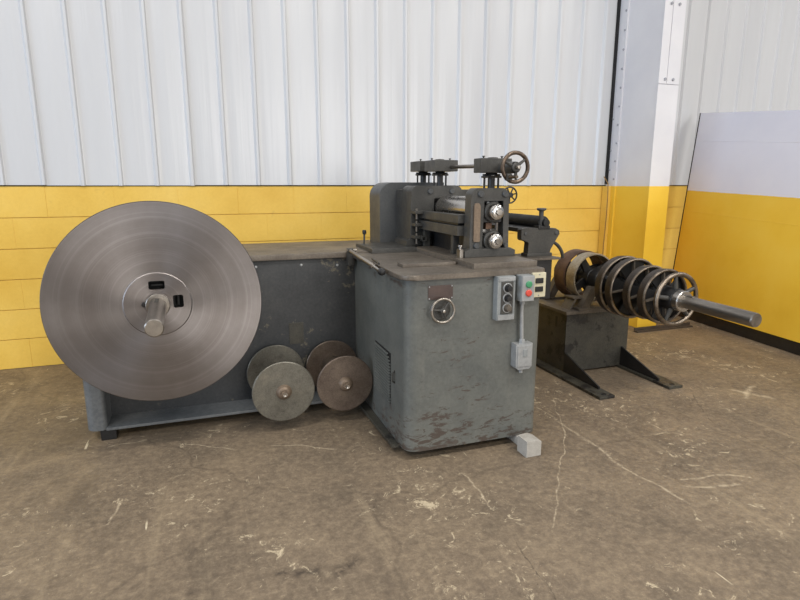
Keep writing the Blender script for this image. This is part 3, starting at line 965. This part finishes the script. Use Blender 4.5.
disc = MB().lathe(RC, 'y', [(0, 2.601), (0.03, 2.601), (0.06, 2.601), (0.09, 2.601), (0.12, 2.601), (0.155, 2.601), (0.158, 2.600), (0.20, 2.5997), (0.25, 2.5994), (0.30, 2.599), (0.35, 2.5987), (0.40, 2.5983), (DR - 0.003, 2.598), (DR, 2.601), (DR, 2.612), (DR - .003, 2.615), (0, 2.615)], 128).build('disc', 'disc', reel)
hubp = MB().lathe(RC, 'y', [(0, 2.593), (0.02, 2.593), (0.04, 2.593), (0.055, 2.593), (0.07, 2.593), (0.085, 2.593), (0.10, 2.593), (0.115, 2.593), (0.136, 2.593), (0.140, 2.596), (0.140, 2.602), (0, 2.602)], 96).build('hub_plate', 'disc', reel)
cut = []
for (xa, xb, za, zb) in ((-0.032, 0.033, 0.066, 0.103), (0.062, 0.104, -0.020, 0.036)):
    c = MB().prism(rrect(RC.x + xa, RC.x + xb, RC.z + za, RC.z + zb, (.008,) * 4), 'y', 2.55, 2.64).build('cutter', 'black', reel)
    cut.append(c)
bool_cut(hubp, cut)
bool_cut(disc, cut)
for c in cut:
    bpy.data.objects.remove(c, do_unlink=True)
MB().lathe(RC, 'y', [(0, 2.650), (0.140, 2.650), (0.140, 2.665), (0, 2.665)], 40).lathe(RC, 'y', [(0.132, 2.6155), (0.140, 2.6155), (0.140, 2.651), (0.132, 2.651)], 40, closed=True).build('mandrel_plate', 'black_rubber', reel)
for xx, zz, ax in ((0.0, 0.083, 'x'), (0.083, 0.008, 'z')):
    k = MB()
    if ax == 'x':
        k.cyl((RC.x + xx - .024, 2.636, RC.z + zz - .004), (RC.x + xx + .024, 2.636, RC.z + zz - .004), 0.010, 12)
    else:
        k.cyl((RC.x + xx, 2.636, RC.z + zz - .022), (RC.x + xx, 2.636, RC.z + zz + .022), 0.010, 12)
    k.build('slide_jaw', 'black_rubber', reel)
MB().lathe(RC, 'y', [(0.034, 2.594), (0.034, 2.566), (0.047, 2.566), (0.050, 2.569), (0.050, 2.594)], 36).build('collar', 'steel', reel)
MB().lathe(RC, 'y', [(0.0335, 2.600), (0.0335, 2.150), (0.0300, 2.146), (0, 2.146)], 32).build('shaft', 'steel', reel)
MB().box(RC.x - 0.008, RC.x + 0.008, 2.47, 2.545, RC.z + 0.030, RC.z + 0.0345, 0.002).build('key', 'housing', reel)
MB().lathe((RC.x - 0.055, 0, RC.z + 0.004), 'y', [(0, 2.575), (0.010, 2.576), (0.010, 2.594)], 14).build('set_screw', 'black', reel)
reel.rotation_euler = (0, 0, radians(1.8))

# ------------------------------------------------------------------ two flanged spools on the spindles
lab = ['grey green flanged spool hanging from the base beside the reel disc', 'rusty brown flanged spool hanging next to the cabinet vent']
for (xx, z, R), L, mm in zip(SPO, lab, ('spool_green', 'spool_brown')):
    s_ = thing('flanged_spool', (xx, 2.82, z - R), L, 'spool', 'spools on the machine base')
    f1 = MB().lathe((xx, 0, z), 'y', [(0.03, 2.676), (R * .55, 2.678), (R - 0.004, 2.679), (R, 2.682), (R, 2.688), (R - .003, 2.690), (0.03, 2.691)], 64).build('front_flange', mm, s_)
    f2 = MB().lathe((xx, 0, z), 'y', [(0.03, 2.986), (R - 0.003, 2.986), (R, 2.989), (R, 2.997), (R - .003, 3.000), (0.0, 3.000)], 64).build('rear_flange', mm, s_)
    MB().lathe((xx, 0, z), 'y', [(0.063, 2.690), (0.062, 2.84), (0.063, 2.987)], 28).build('core', 'steel', s_)
    MB().lathe((xx, 0, z), 'y', [(0, 2.655), (0.022, 2.655), (0.032, 2.661), (0.040, 2.678)], 28).build('boss', 'brass', f1)
    hexprism((xx, 0, z), 0.019, 'y', 2.640, 2.657, 0.2).build('nut', 'brass', f1)
    MB().lathe((xx, 0, z), 'y', [(0.011, 2.641), (0.011, 2.632), (0.006, 2.632), (0, 2.636)], 16).build('threaded_end', 'bright', f1)

# ------------------------------------------------------------------ recoiler stand with the arbor of flange wheels
AXX = 2.45


def az(y):
    return 0.598 + (y - 1.87) * 0.018


rec = thing('recoiler_stand', (2.45, 3.1, 0.0), 'oily grey recoiler stand with arbor of flange wheels and long shaft', 'machine')
bx0, bx1, by0, by1, bz = 2.195, 2.70, 2.97, 3.62, 0.405
body = MB().box(bx0, bx1, by0, by1, 0.012, bz, 0.005).build('body', 'stand', rec)
MB().box(bx0 - 0.02, bx1 + 0.02, by0 - 0.022, by1 + 0.02, bz, bz + 0.022, 0.004).build('top_plate', 'stand_top', rec)
for xa, xb in ((2.118, 2.226), (2.632, 2.738)):
    sk = MB().box(xa, xb, 2.51, 3.66, 0.0, 0.018, 0.003).build('skid', 'stand', rec)
    xm = (xa + xb) / 2 + (0.028 if xa < 2.4 else -0.03)
    MB().prism([(by0 + 0.004, 0.017), (by0 + 0.004, 0.150), (2.62, 0.034), (2.62, 0.017)], 'x', xm - 0.006, xm + 0.006, 0.002).build('gusset', 'black', sk)
    MB().lathe(((xa + xb) / 2, 2.545, 0), 'z', [(0.016, 0.017), (0.016, 0.021), (0.009, 0.0215)], 14).build('bolt_seat', 'black', sk)
MB().box(bx0 - 0.001, bx0 + 0.006, by0 + 0.10, by0 + 0.12, 0.30, 0.37).build('slot', 'black', body)
# bearing housings on the top
TZ = bz + 0.022
for ya in (2.915 + 0.045, 3.34):
    zc = az(ya)
    pil = MB().prism([(AXX - 0.16, TZ), (AXX - 0.10, TZ), (AXX - 0.055, TZ + 0.09), (AXX + 0.055, TZ + 0.09), (AXX + 0.10, TZ), (AXX + 0.16, TZ), (AXX + 0.085, TZ + 0.15), (AXX - 0.085, TZ + 0.15)], 'y', ya, ya + 0.05, 0.003).build('pillow_block', 'stand_top', rec)
    MB().lathe((AXX, 0, zc), 'y', [(0.036, ya - 0.015), (0.066, ya - 0.015), (0.072, ya - 0.008), (0.072, ya + 0.06), (0.066, ya + 0.065), (0.036, ya + 0.065)], 28, closed=True).build('bearing', 'black', pil)
    MB().box(AXX - 0.18, AXX + 0.18, ya - 0.01, ya + 0.06, TZ - 0.001, TZ + 0.014, 0.003).build('bearing_foot', 'stand_top', pil)
# oblique rib castings left of the pulley
for xa in (2.235, 2.30):
    MB().prism([(xa, TZ), (xa + 0.012, TZ), (xa + 0.055, TZ + 0.07), (xa + 0.043, TZ + 0.07)], 'y', 3.0, 3.10, 0.002).build('rib', 'stand_top', rec)
MB().box(2.26, 2.36, 3.0, 3.10, TZ + 0.068, TZ + 0.080, 0.002).build('rib_cap', 'stand_top', rec)


# belt pulley and front drum: hollow rims with spokes
def drum(name, ya, yb, R, th, mat, sp_mat, nsp, rot=0.3):
    z = az((ya + yb) / 2)
    c = (AXX, (ya + yb) / 2, z)
    d = MB().lathe(c, 'y', [(R - th, ya), (R - 0.002, ya), (R, ya + 0.003), (R, yb - 0.003), (R - 0.002, yb), (R - th, yb)], 56, closed=True).build(name, mat, rec)
    for k in range(nsp):
        t = rot + 2 * pi * k / nsp
        cc, ss = cos(t), sin(t)
        m = MB()
        r0, r1, w0, w1 = 0.035, R - th + 0.002, 0.030, 0.020
        P = lambda r, w: (AXX + r * cc - w * ss, z + r * ss + w * cc)
        m.prism([P(r0, -w0), P(r1, -w1), P(r1, w1), P(r0, w0)], 'y', c[1] - 0.012, c[1] + 0.012, 0.003).build('spoke', sp_mat, d)
    MB().lathe(c, 'y', [(0.036, ya - .005), (0.058, ya - .005), (0.062, ya), (0.062, yb), (0.036, yb)], 28, closed=True).build('hub', sp_mat, d)
    return d


drum('brake_drum', 3.045, 3.135, 0.163, 0.010, 'tan_rim', 'black', 4, 0.55)
drum('belt_pulley', 3.15, 3.265, 0.168, 0.010, 'rust', 'black', 5)

# arbor shaft: stepped, long bright end
zt, zr = az(1.87), az(3.45)
MB().cyl((AXX, 3.45, zr), (AXX, 2.30, az(2.30)), 0.036, 28).build('arbor', 'black', rec)
ae = MB().cyl((AXX, 2.32, az(2.32)), (AXX, 1.876, az(1.876)), 0.0355, 36).build('arbor_end', 'steel', rec)
MB().lathe((AXX, 0, az(1.87)), 'y', [(0.0355, 1.877), (0.033, 1.868), (0, 1.868)], 36).build('shaft_face', 'steel', ae)
MB().lathe((AXX, 0, az(2.3)), 'y', [(0.036, 2.292), (0.054, 2.292), (0.058, 2.297), (0.058, 2.330), (0.036, 2.330)], 36, closed=True).build('lock_collar', 'bright', ae)
MB().box(AXX - 0.012, AXX + 0.012, 2.235, 2.30, az(2.27) + 0.030, az(2.27) + 0.038, 0.002).build('key', 'steel', ae)


def flange_wheel(y, R, style, rot, nsp=4):
    z = az(y)
    c = (AXX, y, z)
    if style == 'round':
        w = MB().torus(c, 'y', R - 0.013, 0.013, 56, 12).build('flange_wheel', 'rim', rec)
    else:
        w = MB().lathe(c, 'y', [(R - 0.012, y - 0.002), (R - 0.001, y - 0.002), (R, y + 0.002), (R - 0.004, y + 0.046), (R - 0.012, y + 0.046)], 56, closed=True).build('flange_wheel', 'band', rec)
        MB().torus((AXX, y - 0.003, z), 'y', R - 0.008, 0.0085, 56, 8).build('lip', 'rim', w)
    for k in range(nsp):
        t = rot + 2 * pi * k / nsp
        cc, ss = cos(t), sin(t)
        P = lambda r, w_: (AXX + r * cc - w_ * ss, z + r * ss + w_ * cc)
        if style == 'round':
            MB().tube([Vector((AXX + 0.05 * cc, y + .004, z + 0.05 * ss)), Vector((AXX + (R - .015) * cc, y, z + (R - .015) * ss))], 0.015, 10, 0.010).build('spoke', 'housing', w)
        else:
            MB().prism([P(0.05, -0.036)] + [P((R - 0.011) * cos(q), (R - 0.011) * sin(q)) for q in (-.62, -.31, 0, .31, .62)] + [P(0.05, 0.036)], 'y', y + 0.018, y + 0.030, 0.002).build('web', 'black', w)
            MB().prism([P(0.05, -0.005), P(R - 0.012, -0.004), P(R - 0.012, 0.004), P(0.05, 0.005)], 'y', y - 0.004, y + 0.019, 0.001).build('spoke', 'stand_top', w)
    MB().lathe(c, 'y', [(0.036, y - 0.02), (0.056, y - 0.018), (0.062, y - 0.008), (0.064, y + 0.055), (0.036, y + 0.055)], 28, closed=True).build('hub', 'black', w)
    return w


flange_wheel(2.352, 0.153, 'round', 0.45, 5)
flange_wheel(2.435, 0.158, 'band', 0.15)
flange_wheel(2.550, 0.160, 'band', 0.2)
flange_wheel(2.675, 0.184, 'band', 0.1)
flange_wheel(2.765, 0.186, 'band', 0.25)

# ------------------------------------------------------------------ loose small things
wb = thing('wooden_block', (1.43, 2.13, 0), 'small pale wooden block under the cabinet corner on the floor', 'block')
MB().box(1.362, 1.412, 2.12, 2.27, 0.0, 0.0445, 0.004).build('lower_piece', 'wood', wb)
MB().prism([(1.335, 0.0), (1.413, 0.0), (1.413, 0.07), (1.385, 0.082), (1.335, 0.078)], 'y', 2.04, 2.125, 0.004).build('end_piece', 'wood', wb)

ab = MB().box(3.42, 4.03, 3.655, 3.700, 0.0, 0.012, 0.002)
ab.box(3.42, 4.03, 3.690, 3.700, 0.010, 0.035, 0.002)
tag(ab.build('angle_iron', 'bar'), 'dark rusty angle iron bar lying on floor before the column', 'bar')

cb = MB().tube([(cx0 - 0.065, WY - 0.03, 1.30), (cx0 - 0.060, WY - 0.085, 1.24), (cx0 - 0.066, WY - 0.10, 1.15), (cx0 - 0.060, WY - 0.095, 0.95), (cx0 - 0.064, WY - 0.09, 0.70), (cx0 - 0.060, WY - 0.085, 0.45), (cx0 - 0.07, WY - 0.085, 0.0)], 0.0045, 8)
tag(cb.build('cable', 'cable'), 'thin dusty cable hanging down beside the column', 'cable')
